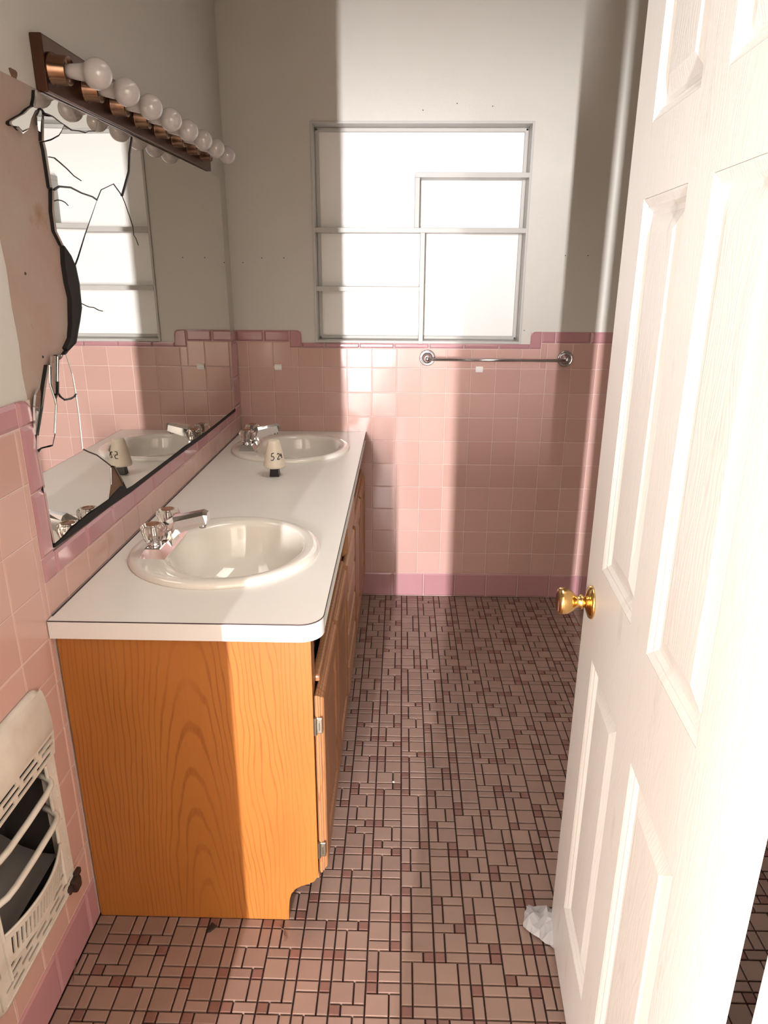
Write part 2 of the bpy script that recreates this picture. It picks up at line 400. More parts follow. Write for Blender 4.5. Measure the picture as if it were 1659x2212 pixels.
def corner_poly(x0, x1, z0, z1, r, side):
    p = [(x0, z0), (x1, z0)]
    if side == 'R':
        p += [(x1-r+r*cos(a), z1-r+r*sin(a)) for a in [i*pi/2/6 for i in range(7)]]+[(x0, z1)]
    else:
        p += [(x1, z1)]+[(x0+r+r*cos(a), z1-r+r*sin(a)) for a in [pi/2+i*pi/2/6 for i in range(7)]]
    return p
def ringed(poly, ins):
    c = [sum(p[0] for p in poly)/len(poly), sum(p[1] for p in poly)/len(poly)]
    return [(x+(c[0]-x)*ins/max(.001, math.hypot(x-c[0], z-c[1])), z+(c[1]-z)*ins/max(.001, math.hypot(x-c[0], z-c[1]))) for x, z in poly]
for x0, x1, s in ((SLX0, SLX1, 'R'), (SRX0, SRX1, 'L')):
    p = corner_poly(x0+.001, x1-.001, LOWCAP+.001, CAPZ-.001, .022, s); b = MB()
    b.loops([[(x, PB, z) for x, z in p], [(x, .001, z) for x, z in p], [(x, -.003, z) for x, z in ringed(p, .006)]], False, True)
    b.build('cap_corner_tile', M_TRIM, wall_back)
# left wall
YV = -1.835; TY0, TY1, TYR = -1.835, -1.782, -.110     # vertical trim left of the mirror; right trim
MZ0, TZB = .940, .8866                                  # mirror bottom, bottom of the trim band
b = MB(); b.box(PLX, -.0018, YF, HY0, 0, CAPZ-.004); b.box(PLX, -.0018, HY1, TY1, 0, CAPZ-.004); b.box(PLX, -.0018, HY0, HY1, 0, HZ0); b.box(PLX, -.0018, HY0, HY1, HZ1, CAPZ-.004)
b.box(PLX, -.0018, TY1, 0, 0, MZ0-.003); b.box(PLX, -.0018, TYR, 0, MZ0, CAPZ-.004); b.build('grout', M_GROUT, wall_left)
lc = [TY0]+[-1.8545-T*k for k in range(0, 8)]; lc = [v for v in lc if v > YF]+[YF]
for a1, a0 in zip(lc, lc[1:]):
    for r in range(10):
        z0, z1 = H0+r*T, H0+(r+1)*T
        if a0 < HY1-.005 and a1 > HY0+.005 and z0 < HZ1-.005 and z1 > HZ0+.005:
            # tiles cut around the heater opening
            if z0 < HZ0 and z1 > HZ0: wt(wall_left, 'x', a0, a1, z0, HZ0)
            if z1 > HZ1 and z0 < HZ1: wt(wall_left, 'x', a0, a1, HZ1, z1)
            if a1 > HY1 and a0 < HY1: wt(wall_left, 'x', HY1, a1, max(z0, HZ0), min(z1, HZ1))
            if a0 < HY0 and a1 > HY0: wt(wall_left, 'x', a0, HY0, max(z0, HZ0), min(z1, HZ1))
        else: wt(wall_left, 'x', a0, a1, z0, z1)
for a0, a1 in pieces(YF, YV, .152, .3): wt(wall_left, 'x', a0, a1, .002, H0, M_TRIM, .006, proud=.003, name='base_tile')
for a0, a1 in pieces(YF, TY0, .152, .55): wt(wall_left, 'x', a0, a1, ZT, CAPZ, M_TRIM, .008, proud=.003, name='cap_tile')
zs = pieces(MZ0, ZT, .152, .1)
for z0, z1 in zs: wt(wall_left, 'x', TY0, TY1, z0, z1, M_TRIM, .007, proud=.003, name='trim_tile')
p = corner_poly(TY0+.001, TY1-.001, ZT+.001, CAPZ-.001, .030, 'R'); b = MB()
b.loops([[(PLX, y, z) for y, z in p], [(-.001, y, z) for y, z in p], [(.003, y, z) for y, z in ringed(p, .007)]], False, True)
b.build('cap_corner_tile', M_TRIM, wall_left)
for a0, a1 in pieces(TY0, 0, .152, .65): wt(wall_left, 'x', a0, a1, TZB, MZ0, M_TRIM, .007, proud=.003, name='trim_tile')
for z0, z1 in pieces(MZ0, CAPZ, .152, .2): wt(wall_left, 'x', TYR+.004, 0, z0, z1, M_TRIM, .007, proud=.003, name='trim_tile')
for z0, z1 in ((ZT-3*T, .8866),):
    pass
ys = [YV]+[-1.8545+T*k for k in range(1, 18)]; ys = [v for v in ys if v < -.02]+[0]
for a0, a1 in zip(ys, ys[1:]): wt(wall_left, 'x', a0, a1, .8155, TZB)
wt(wall_left, 'x', -1.8545, YV, .78, .90)
# bare plaster where the mirror has fallen away
b = MB()
edge = [(-1.782, 1.262), (-1.786, 1.31), (-1.781, 1.36), (-1.785, 1.43), (-1.783, 1.50), (-1.790, 1.56), (-1.784, 1.66), (-1.787, 1.76), (-1.783, 1.835)]
poly = [(-1.0, 1.835), (-1.0, .945), (-1.782, .945)]+edge
b.prism(poly, lambda y, z: (PLX, y, z), lambda y, z: (PLX+.0012, y, z)); b.build('bare_patch', M_BARE, wall_left)
# nail holes
for x, z in ((.1285, 1.555), (.2225, 1.5554), (.0471, 1.5363), (1.4019, 1.5693), (1.4958, 1.5696), (.7962, 2.1067), (1.2517, 1.2649), (.93, 2.13), (1.07, 2.12)):
    b = MB(); b.lathe((x, PB+.001, z), (0, -1, 0), [(.0026, 0), (.0022, .0016)], 8); b.build('nail_hole', M_NAIL, wall_back)
for y, z in ((-1.84, 1.53), (-1.83, 1.525), (-1.72, 1.49), (-1.70, 1.33)):
    b = MB(); b.lathe((PLX+.001, y, z), (1, 0, 0), [(.003, 0), (.0025, .0016)], 8); b.build('nail_hole', M_NAIL, wall_left)
b = MB(); b.prism([(-1.652+.013*cos(a)*(1+.25*sin(3*a)), 1.842+.010*sin(a)*(1+.3*cos(2*a))) for a in [i*2*pi/14 for i in range(14)]], lambda y, z: (PLX, y, z), lambda y, z: (PLX+.0015, y, z))
b.build('plaster_gouge', M_TWIG, wall_left)

# ------------------------------------------------------------------ built-in niche with shelves
niche = thing('niche_shelving', ((NX0+NX1)/2, PB, NZ0), 'shallow white built-in wall niche with offset shelves above the towel bar', 'shelf')
b = MB(); fy = -.004; t = .009
for a in ((NX0, NX0+t, fy, ND, NZ0, NZ1), (NX1-t, NX1, fy, ND, NZ0, NZ1), (NX0+t, NX1-t, fy, ND, NZ1-t, NZ1), (NX0+t, NX1-t, fy, ND, NZ0, NZ0+t)): b.bbox(*a, .0015)
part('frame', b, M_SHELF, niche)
b = MB(); b.box(NX0+t, NX1-t, ND-.004, ND+.004, NZ0+t, NZ1-t); part('back_panel', b, M_BACKP, niche)
b = MB(); q = .016
for a in ((NX0+t, NX0+t+q, ND-.004-q, ND-.004, NZ0+t, NZ1-t), (NX1-t-q, NX1-t, ND-.004-q, ND-.004, NZ0+t, NZ1-t), (NX0+t, NX1-t, ND-.004-q, ND-.004, NZ1-t-q, NZ1-t), (NX0+t, NX1-t, ND-.004-q, ND-.004, NZ0+t, NZ0+t+q)): b.bbox(*a, .005)
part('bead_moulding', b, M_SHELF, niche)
sh = .0095
for x0, x1, z in ((.7795-.010, NX1-t, 1.873), (NX0+t, NX1-t, 1.665), (NX0+t, .805-.009, 1.4327)):
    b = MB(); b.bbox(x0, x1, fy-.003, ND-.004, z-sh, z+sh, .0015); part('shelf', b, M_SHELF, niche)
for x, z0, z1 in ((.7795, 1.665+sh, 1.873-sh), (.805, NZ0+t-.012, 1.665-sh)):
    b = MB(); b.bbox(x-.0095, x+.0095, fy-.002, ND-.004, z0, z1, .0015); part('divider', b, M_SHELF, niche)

# ------------------------------------------------------------------ door
TH = math.atan(.060)
HX, HYD = 1.0536, -2.5667
door = MB(); DW, DH, DT = .727, 2.03, .036
rows = [(.187, .80), (.985, 1.602), (1.707, 1.905)]; colz = [(.110, .318), (.408, .617)]   # measured from the free edge
rects = [(DW-c1, DW-c0, z0, z1) for c0, c1 in colz for z0, z1 in rows]
def plate(mb, a0, a1, c0, c1, holes, fn, th_fn):
    A = sorted({a0, a1, *[h[0] for h in holes], *[h[1] for h in holes]}); C = sorted({c0, c1, *[h[2] for h in holes], *[h[3] for h in holes]})
    idx = {}; vs = []; fs = []
    def vid(a, c, k):
        if (a, c, k) not in idx: idx[(a, c, k)] = len(vs); vs.append((fn if k == 0 else th_fn)(a, c))
        return idx[(a, c, k)]
    solid = {}
    for i in range(len(A)-1):
        for j in range(len(C)-1):
            am, cm = (A[i]+A[i+1])/2, (C[j]+C[j+1])/2
            solid[(i, j)] = not any(h[0] < am < h[1] and h[2] < cm < h[3] for h in holes)
    for (i, j), ok in solid.items():
        if not ok: continue
        P = [(A[i], C[j]), (A[i+1], C[j]), (A[i+1], C[j+1]), (A[i], C[j+1])]
        fs.append([vid(*p, 0) for p in P]); fs.append([vid(*p, 1) for p in reversed(P)])
        for (di, dj), (p, r) in {(0, -1): (0, 1), (1, 0): (1, 2), (0, 1): (2, 3), (-1, 0): (3, 0)}.items():
            if not solid.get((i+di, j+dj), False): fs.append([vid(*P[r], 0), vid(*P[p], 0), vid(*P[p], 1), vid(*P[r], 1)])
    mb.add(vs, fs)
Z0D = .010
plate(door, 0, DW, Z0D, Z0D+DH, rects, lambda a, c: (0, a, c), lambda a, c: (.012, a, c))
door.box(.012, DT, 0, DW, Z0D, Z0D+DH)
door1 = door.build('door_1', M_DOOR); door1.location = (HX, HYD, 0); door1.rotation_euler = (0, 0, -TH)
tag(door1, 'white six-panel wood-grain door standing open on the right', 'door', None, 'structure')
def dpart(name, mb, m, parent=door1):
    o = mb.build(name, m); o.parent = parent; return o
for (a0, a1, z0, z1) in rects:
    def rr(i, x): return [(x, a0+i, z0+i), (x, a1-i, z0+i), (x, a1-i, z1-i), (x, a0+i, z1-i)]
    b = MB(); b.loops([rr(0, .0115), rr(.0005, .0003), rr(.004, .0015), rr(.010, .0050), rr(.013, .0052), rr(.019, .0105), rr(.026, .0108), rr(.050, .0030), rr(.051, .0028)], False, True)
    dpart('panel', b, M_PANEL)
KY, KZ = .667, .897
knob = MB(); knob.smooth = True
kn = MB(); kn.smooth = True; kn.lathe((0, KY, KZ), (-1, 0, 0), [(.0115, .010), (.0105, .016), (.0145, .019), (.0145, .022), (.011, .025), (.0125, .031), (.019, .037), (.0245, .046), (.0268, .056), (.0262, .061), (.0225, .0645), (.019, .0635), (.0001, .0625)], 32)
kb = dpart('knob', kn, M_BRASS)
b = MB(); b.smooth = True; b.lathe((0, KY, KZ), (-1, 0, 0), [(.0325, 0), (.0325, .003), (.030, .006), (.022, .009), (.0125, .0125), (.0001, .0125)], 32); o = dpart('rosette', b, M_BRASS, kb)
b = MB(); b.box(.006, .030, DW-.001, DW+.0015, KZ-.028, KZ+.028); dpart('latch_plate', b, M_BRASS)
for z in (.25, 1.05, 1.80):
    b = MB(); b.box(.004, .032, -.0015, 0, z-.045, z+.045); dpart('hinge', b, M_WHITE)

# ------------------------------------------------------------------ vanity cabinet
HC = .8147; VZ = .7745; VC = .7738
van = thing('vanity_cabinet', (.27, -.92, 0), 'long orange-stained wood double vanity cabinet under the white countertop', 'cabinet')
# side panel with a notched toe kick
FX = .540
arc = [(.5400, .140), (.530, .122), (.512, .112), (.497, .106), (.484, .097), (.474, .082), (.4685, .062), (.466, .030)]
poly = [(0.004, 0.001), (.465, 0.001)]+list(reversed(arc))+[(FX, VC), (0.004, VC)]
b = MB(); b.prism(poly, lambda x, z: (x, YV, z), lambda x, z: (x, YV+.018, z)); part('side_panel', b, M_PLY, van, (0, YV, 0))
b = MB(); b.prism(poly, lambda x, z: (x, -.022, z), lambda x, z: (x, -.004, z)); part('side_panel', b, M_PLY, van, (0, -.02, 0))
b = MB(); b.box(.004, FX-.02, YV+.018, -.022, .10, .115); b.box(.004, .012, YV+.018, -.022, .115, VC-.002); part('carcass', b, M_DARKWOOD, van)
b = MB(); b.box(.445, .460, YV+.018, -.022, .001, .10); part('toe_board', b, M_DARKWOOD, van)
# face frame
b = MB(); FF = (FX-.018, FX)
stiles = [(YV+.018, -1.785), (-1.130, -1.085), (-.760, -.715), (-.065, -.022)]
for y0, y1 in stiles: b.box(*FF, y0, y1, .115, VC)
for z0, z1 in ((.115, .150), (.618, .652), (VC-.022, VC-.001)):
    for n_, ((a, c), (d, e)) in enumerate(zip(stiles, stiles[1:])):
        if z0 < .6 or n_ == 1: b.box(*FF, c, d, z0, z1)
part('face_frame', b, M_FRONT, van)
def overlay(name, y0, y1, z0, z1, x=FX+.002, raised=True, m=M_FRONT, tilt=0):
    b = MB(); th = .020
    def rc(i, xx): return [(xx, y0+i, z0+i), (xx, y1-i, z0+i), (xx, y1-i, z1-i), (xx, y0+i, z1-i)]
    L = [rc(.004, x), rc(.0, x+.003), rc(.0, x+.008), rc(.003, x+.0085), rc(.0035, x+.012), rc(.007, x+.0125), rc(.009, x+.017), rc(.013, x+th)]
    if raised and y1-y0 > .2: L += [rc(.062, x+th), rc(.064, x+th-.009), rc(.072, x+th-.009), rc(.098, x+th-.001)]
    b.loops(L, True, True)
    o = part(name, b, m, van, (x, y0, (z0+z1)/2))
    return o
def hinge(parent, y, z):
    b = MB(); x = FX+.002
    b.bbox(x-.003, x+.017, y-.0035, y+.0025, z-.020, z+.020, .002); b.lathe((x+.001, y-.004, z-.022), (0, 0, 1), [(.0045, 0), (.0045, .044)], 10)
    b.bbox(x+.009, x+.011, y-.0065, y-.003, z-.012, z+.012, .0008)
    b.build('hinge', M_HINGE, parent, (x, y, z))
for (y0, y1, hs) in ((-1.826, -1.474, 0), (-1.468, -1.118, 1), (-.727, -.376, 0), (-.370, -.030, 1)):
    d = overlay('door', y0, y1, .141, .628)
    for z in (.553, .211): hinge(d, y0+.001 if hs == 0 else y1+.002, z)
for y0, y1 in ((-1.800, -1.130), (-.715, -.065)):
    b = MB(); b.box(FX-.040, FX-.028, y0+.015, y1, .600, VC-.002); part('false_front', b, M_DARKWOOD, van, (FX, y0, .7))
    b = MB(); b.bbox(FX-.006, FX+.012, y0+.005, y1-.01, .644, .659, .005); part('rail_bead', b, M_FRONT, van, (FX, y0, .65))
for z0, z1 in ((.141, .262), (.270, .384), (.392, .506), (.514, .628), (.655, .755)):
    overlay('drawer_front', -1.098, -.747, z0, z1, raised=False, m=M_DRAWER)

# ------------------------------------------------------------------ countertop
def counter_outline(inset=0, n=8):
    X1, Y1, R = .5658-inset, -1.855+inset, .048
    return [(0.0015, -.001), (0.0015, Y1)]+[(X1-R+R*sin(a), Y1+R-R*cos(a)) for a in [i*pi/2/n for i in range(n+1)]]+[(X1, -.001)]
SINKS = [(.276, -1.457), (.276, -.337)]
top = thing('countertop', (.28, -.93, VZ), 'white laminate countertop with rounded near corner on the wooden vanity', 'countertop')
bm = bmesh.new(); ol = counter_outline()
def ring(pts, z):
    vs = [bm.verts.new((x, y, z)) for x, y in pts]
    return vs, [bm.edges.new((vs[i], vs[(i+1) % len(vs)])) for i in range(len(vs))]
for z in (HC, VZ):
    es = ring(ol, z)[1]
    for sx, sy in SINKS: es += ring([(sx+.222*cos(a), sy+.222*sin(a)) for a in [i*2*pi/40 for i in range(40)]], z)[1]
    bmesh.ops.triangle_fill(bm, use_beauty=True, use_dissolve=False, edges=es)
b = MB(); b.addbm(bm)
for sx, sy in SINKS:
    L = [[(sx+.222*cos(a), sy+.222*sin(a), z) for a in [i*2*pi/40 for i in range(40)]] for z in (VZ, HC)]; b.loops(L, False, False)
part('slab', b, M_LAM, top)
b = MB(); o2 = counter_outline(-.0012); oi = counter_outline(.003); b.loops([[(x, y, VZ-.0002) for x, y in oi[1:-1]], [(x, y, VZ-.0002) for x, y in o2[1:-1]], [(x, y, HC-.0022) for x, y in o2[1:-1]], [(x, y, HC-.0022) for x, y in oi[1:-1]]], False, False, closed=False); part('edge_band', b, mat('white_edge_band', (.78, .755, .73), .3), top)
b = MB(); b.tube([(x, y, HC-.0008) for x, y in counter_outline(-.0006)[1:]], .0011, 6); part('seam', b, M_SEAM, top)
b = MB(); b.tube([(0.003, -.002, HC+.0005), (.0028, -.6, HC+.0005), (.003, -1.2, HC+.0005), (.0028, YV, HC+.0005)], .0016, 6); part('caulk_line', b, M_SEAM, top)

# ------------------------------------------------------------------ sinks
def sink(sx, sy, label):
    r = thing('sink', (sx, sy, HC), label, 'sink', 'round drop-in sinks'); b = MB(); b.smooth = True; ns = 64
    spec = [(0, .2395, .2395, .0002), (0, .2400, .2400, .005), (0, .2375, .2375, .0095), (0, .232, .232, .0128), (0, .222, .222, .0145), (.006, .207, .214, .0140), (.022, .184, .202, .0128),
            (.0275, .1745, .1955, .0112), (.029, .170, .190, .006), (.029, .166, .186, -.006), (.029, .159, .178, -.035), (.028, .148, .165, -.070), (.026, .128, .142, -.103), (.022, .095, .104, -.126), (.018, .055, .058, -.138), (.016, .024, .024, -.142)]
    L = []
    for cx, a, bb, z in spec:
        lp = []
        for i in range(ns):
            t = 2*pi*i/ns; ct, st = cos(t), sin(t); e = 1.0
            if cx > .02 and ct < 0: e = 1.0
            lp.append((sx+cx+a*ct, sy+bb*st, HC+z))
        L.append(lp)
    b.loops(L, False, False); part('bowl', b, M_SINK, r)
    b = MB(); b.smooth = True; b.lathe((sx+.016, sy, HC-.1425), (0, 0, 1), [(.024, .0), (.024, .002), (.019, .0025), (.017, 0), (.0001, 0)], 20); part('drain', b, M_CHROME, r)
    return r
sink(*SINKS[0], 'ivory oval sink nearest the viewer, set in the white countertop')
sink(*SINKS[1], 'ivory oval sink at the far end of the countertop by the tiled wall')

# ------------------------------------------------------------------ faucets
def faucet(fx, fy, label):
    z0 = HC+.0115; r = thing('faucet', (fx, fy, z0), label, 'faucet', 'chrome centerset faucets')
    b = MB()
    def fr(x0, x1, y0, y1, z): return [(fx+x0, fy+y0, z), (fx+x1, fy+y0, z), (fx+x1, fy+y1, z), (fx+x0, fy+y1, z)]
    b.loops([fr(-.030, .032, -.100, .100, z0), fr(-.030, .032, -.100, .100, z0+.002), fr(-.020, .020, -.091, .091, z0+.024), fr(-.018, .018, -.089, .089, z0+.0255)], True, True)
    b.loops([fr(-.022, .030, -.030, .030, z0+.010), fr(-.020, .028, -.026, .026, z0+.026), fr(-.017, .026, -.019, .019, z0+.040)], True, True)
    part('base_plate', b, M_CHROME, r)
    b = MB()
    def sec(x, z, wy, h, tx, tz):                     # trapezoid section across the spout; (tx,tz) = normal
        return [(fx+x-tx*h*.5, fy-wy, z-tz*h*.5), (fx+x+tx*h*.25, fy-wy, z+tz*h*.25), (fx+x+tx*h*.5, fy-wy*.62, z+tz*h*.5), (fx+x+tx*h*.5, fy+wy*.62, z+tz*h*.5), (fx+x+tx*h*.25, fy+wy, z+tz*h*.25), (fx+x-tx*h*.5, fy+wy, z-tz*h*.5)]
    b.loops([sec(.002, z0+.026, .0205, .050, -.75, .66), sec(.018, z0+.046, .019, .048, -.62, .78), sec(.038, z0+.060, .0185, .044, -.34, .94), sec(.075, z0+.070, .0178, .038, -.26, .965), sec(.112, z0+.0800, .0170, .034, -.24, .97), sec(.120, z0+.081, .013, .022, -.1, .99)], True, True)
    sp = part('spout', b, M_CHROME, r)
    b = MB(); b.smooth = True; b.lathe((fx+.103, fy, z0+.050), (.0, 0, 1), [(.0085, 0), (.0095, .002), (.0095, .012)], 16); b.build('aerator', M_OLDCHROME, sp, (fx+.103, fy, z0+.05))
    for s in (-1, 1):
        cy = fy+s*.0585; cx = fx-.004
        b = MB(); b.smooth = True; b.lathe((cx, cy, z0+.0245), (0, 0, 1), [(.018, 0), (.0165, .007), (.014, .010)], 20); h = part('handle_skirt', b, M_CHROME, r, (cx, cy, z0+.024))
        b = MB(); b.lathe((cx, cy, z0+.0325), (0, 0, 1), [(.016, 0), (.0225, .004), (.0270, .018), (.0310, .032), (.0295, .041), (.0235, .046), (.012, .047)], 28, .06)
        part('handle', b, M_ACRYL, r, (cx, cy, z0+.03))
        b = MB(); b.smooth = True; b.lathe((cx, cy, z0+.0790), (0, 0, 1), [(.0165, 0), (.0165, .0014), (.013, .0018), (.0125, .0008), (.0001, .0008)], 20); part('handle_cap', b, M_RUST, r, (cx, cy, z0+.079))
        b = MB(); b.smooth = True; b.lathe((cx, cy, z0+.034), (0, 0, 1), [(.007, 0), (.007, .038)], 12); part('handle_stem', b, M_OLDCHROME, r, (cx, cy, z0+.034))
    return r
faucet(.117, -1.455, 'chrome faucet with clear acrylic knobs on the nearest sink')
faucet(.117, -.350, 'chrome faucet with clear acrylic knobs on the far sink')

# ------------------------------------------------------------------ air freshener
ax, ay = .2805, -.745
fr = thing('air_freshener', (ax, ay, HC), 'cream plastic cone air freshener on a black stem, numbered in black marker', 'air freshener')
b = MB(); b.smooth = True
prof = [(.0001, .0385), (.0335, .036), (.0378, .0335), (.0388, .037), (.0382, .042), (.0345, .062), (.0305, .082), (.0262, .104), (.0218, .122), (.0198, .1275), (.016, .1295), (.0001, .130)]
b.lathe((ax, ay, HC), (0, 0, 1), prof, 32, cap0=False, cap1=False); part('cone_cover', b, M_CONE, fr)
b = MB(); b.loops([[(ax+a*x, ay+a*y, HC+z) for x, y in ((-1, -1), (1, -1), (1, 1), (-1, 1))] for a, z in ((.0165, .0005), (.0165, .003), (.0135, .034), (.0110, .037))], True, True); part('base', b, M_BLK, fr)
def cone_pt(u, v):
    h = v; r = .0388
    for (r0, h0), (r1, h1) in zip(prof[3:], prof[4:]):
        if h0 <= h <= h1: r = r0+(r1-r0)*(h-h0)/max(1e-6, h1-h0)
    t = math.atan2(CAMP.y-ay, CAMP.x-ax)+u/r; r += .0004
    return (ax+r*cos(t), ay+r*sin(t), HC+h)
strokes = [[(-.0005, .089), (-.0085, .0875), (-.0095, .077), (-.003, .0775), (.0, .072), (-.0045, .0645), (-.0125, .0650)],
           [(.0055, .0765), (.0062, .0768)],
           [(.0105, .083), (.0145, .0875), (.0185, .084), (.0175, .0775), (.0110, .0690), (.0115, .0665), (.0200, .0675)],
           [(.0235, .0845), (.0225, .0765), (.0300, .0765)], [(.0275, .0835), (.0282, .0690)], [(.0315, .0705), (.0320, .070)]]
b = MB()
for s in strokes:
    pts = []
    for (u0, v0), (u1, v1) in zip(s, s[1:]): pts += [(u0+(u1-u0)*i/4, v0+(v1-v0)*i/4) for i in range(4)]
    pts.append(s[-1]); b.tube([cone_pt(*p) for p in pts], .0014, 6)
o = part('lettering', b, M_INK, fr)

# ------------------------------------------------------------------ mirror: outlines in the wall plane, (y, z) in metres
XM = .0075
mir = thing('broken_mirror', (XM, -.95, MZ0), 'large cracked wall mirror with its left side broken away above the counter', 'mirror')
crkA = [(-1.5776, 1.7886), (-1.5701, 1.7921), (-1.5386, 1.7926), (-1.5075, 1.7874), (-1.4915, 1.7861), (-1.4551, 1.7825), (-1.4169, 1.7877), (-1.3854, 1.7894), (-1.3670, 1.7959), (-1.3289, 1.8022), (-1.3092, 1.8289)]
crkV = [(-1.0909, 1.8284), (-1.1200, 1.7870), (-1.1388, 1.7409), (-1.2023, 1.6786)]
crkK = [(-1.2023, 1.6786), (-1.2501, 1.7000), (-1.3328, 1.6778), (-1.3644, 1.6528)]
crkL = [(-1.3644, 1.6528), (-1.3888, 1.6574), (-1.4459, 1.6595), (-1.4981, 1.6651), (-1.5509, 1.6612), (-1.5772, 1.6523)]
crkS = [(-1.3644, 1.6528), (-1.4002, 1.6202), (-1.4518, 1.5740), (-1.5034, 1.5230), (-1.5207, 1.5083)]
low = [(-1.6225, 1.3277), (-1.6058, 1.2841), (-1.6014, 1.2437), (-1.6006, 1.1896), (-1.6045, 1.1384), (-1.6054, 1.1158), (-1.5797, 1.1031), (-1.5388, 1.0852), (-1.4930, 1.0564), (-1.4692, 1.0408)]
shards = {
 'A': [(-1.5907, 1.8399), (-1.5916, 1.8263), (-1.5969, 1.8140), (-1.6076, 1.7992), (-1.6317, 1.7889), (-1.6549, 1.7758), (-1.6839, 1.7641), (-1.7084, 1.7535), (-1.7110, 1.7478), (-1.7028, 1.7455), (-1.6857, 1.7478), (-1.6738, 1.7430), (-1.6454, 1.7526), (-1.6308, 1.7714), (-1.6110, 1.7882), (-1.5900, 1.7979), (-1.5780, 1.7971)]+crkA[1:]+[(-1.2951, 1.8440), (-1.4469, 1.8446)],
 'tip': [(-1.6896, 1.7460), (-1.6791, 1.7420), (-1.6739, 1.7371), (-1.6586, 1.7448), (-1.6490, 1.7504), (-1.6741, 1.7417)],
 'B': [(-1.5878, 1.7959), (-1.5826, 1.7921), (-1.5861, 1.7834), (-1.5944, 1.7689), (-1.6012, 1.7530), (-1.6114, 1.7537), (-1.6128, 1.7631), (-1.6092, 1.7806)],
 'C': [(-1.5775, 1.7866)]+crkA[2:5]+[(-1.5086, 1.7706), (-1.5218, 1.7615), (-1.5585, 1.7478), (-1.5904, 1.7393)],
 'D': [(-1.5888, 1.7383), (-1.5589, 1.7464), (-1.5199, 1.7609), (-1.5053, 1.7712)]+[(-1.4905, 1.7846)]+crkA[5:]+[(-1.2951, 1.8440), (-1.0864, 1.8432)]+crkV+crkK[1:]+crkL[1:]+[(-1.5831, 1.6560), (-1.5840, 1.6850), (-1.5854, 1.7243)],
 'K': list(reversed(crkL))+crkS[1:]+[(-1.5345, 1.5261), (-1.5598, 1.5439), (-1.5649, 1.5456), (-1.5887, 1.5728), (-1.5890, 1.6113)],
 'M': [(-1.0864, 1.8432), (-1.0298, 1.8440), (-0.3245, 1.8722), (-0.3176, 1.8517), (-0.2606, 1.8434), (-0.1487, 1.8424), (-0.1426, 1.5463), (-0.1318, 1.2724), (-0.1399, 0.9401), (-0.4367, 0.9395), (-0.6390, 0.9413), (-0.8669, 0.9487), (-1.0606, 0.9495), (-1.2256, 0.9515), (-1.3513, 0.9532), (-1.3870, 0.9563), (-1.4114, 0.9922), (-1.4425, 1.0313), (-1.4692, 1.0408)]+list(reversed(low))[1:]
      +[(-1.6062, 1.3344), (-1.5673, 1.3465), (-1.5334, 1.3917), (-1.5170, 1.4177), (-1.5131, 1.4688)]+list(reversed(crkS))+list(reversed(crkK))[1:]+list(reversed(crkV))[1:],
 'E': [(-1.6550, 1.3298), (-1.6249, 1.3271)]+low[1:3]+[(-1.6039, 1.2354), (-1.6272, 1.2342), (-1.6595, 1.2367), (-1.6785, 1.2506), (-1.6745, 1.2769)],
 'F': [(-1.6862, 1.3313), (-1.6646, 1.3289), (-1.6805, 1.2778), (-1.6886, 1.2551), (-1.6982, 1.2537), (-1.7091, 1.2772), (-1.7000, 1.3031)],
 'G': [(-1.7002, 1.3152), (-1.7129, 1.2777), (-1.6990, 1.2447), (-1.6967, 1.2324), (-1.7201, 1.1769), (-1.7367, 1.1563), (-1.7830, 1.1615), (-1.7963, 1.1609), (-1.7873, 1.1869), (-1.7563, 1.2317), (-1.7285, 1.2754)],
 'H': [(-1.6835, 1.2514), (-1.6817, 1.2472), (-1.6600, 1.2348), (-1.6277, 1.2323), (-1.6031, 1.2343)]+low[3:]+[(-1.4819, 0.9945), (-1.5038, 0.9654), (-1.5619, 0.9665), (-1.6210, 0.9691), (-1.6634, 0.9671), (-1.7098, 0.9673), (-1.7561, 0.9601), (-1.7879, 0.9588), (-1.7918, 1.0051), (-1.7930, 1.0895), (-1.7954, 1.1551), (-1.7836, 1.1597), (-1.7372, 1.1544), (-1.7197, 1.1748), (-1.6943, 1.2300), (-1.6942, 1.2435)],
 'J': [(-1.7617, 1.2749), (-1.7535, 1.2773), (-1.7501, 1.2640), (-1.7565, 1.2373), (-1.7812, 1.2004), (-1.7923, 1.1889), (-1.7924, 1.2120), (-1.7899, 1.2434), (-1.7789, 1.2668)],
}
tilt = {'A': (.010, -.020), 'tip': (.05, .05), 'B': (-.06, .02), 'C': (.016, .012), 'D': (.005, -.003), 'K': (.002, .010), 'M': (0, 0), 'E': (.004, .006), 'F': (-.10, .02), 'G': (-.010, .006), 'H': (.001, .001), 'J': (-.16, .10)}
gap_shade_backing = MB()  # black slab behind the shards stands in for the shadow gap at the wall
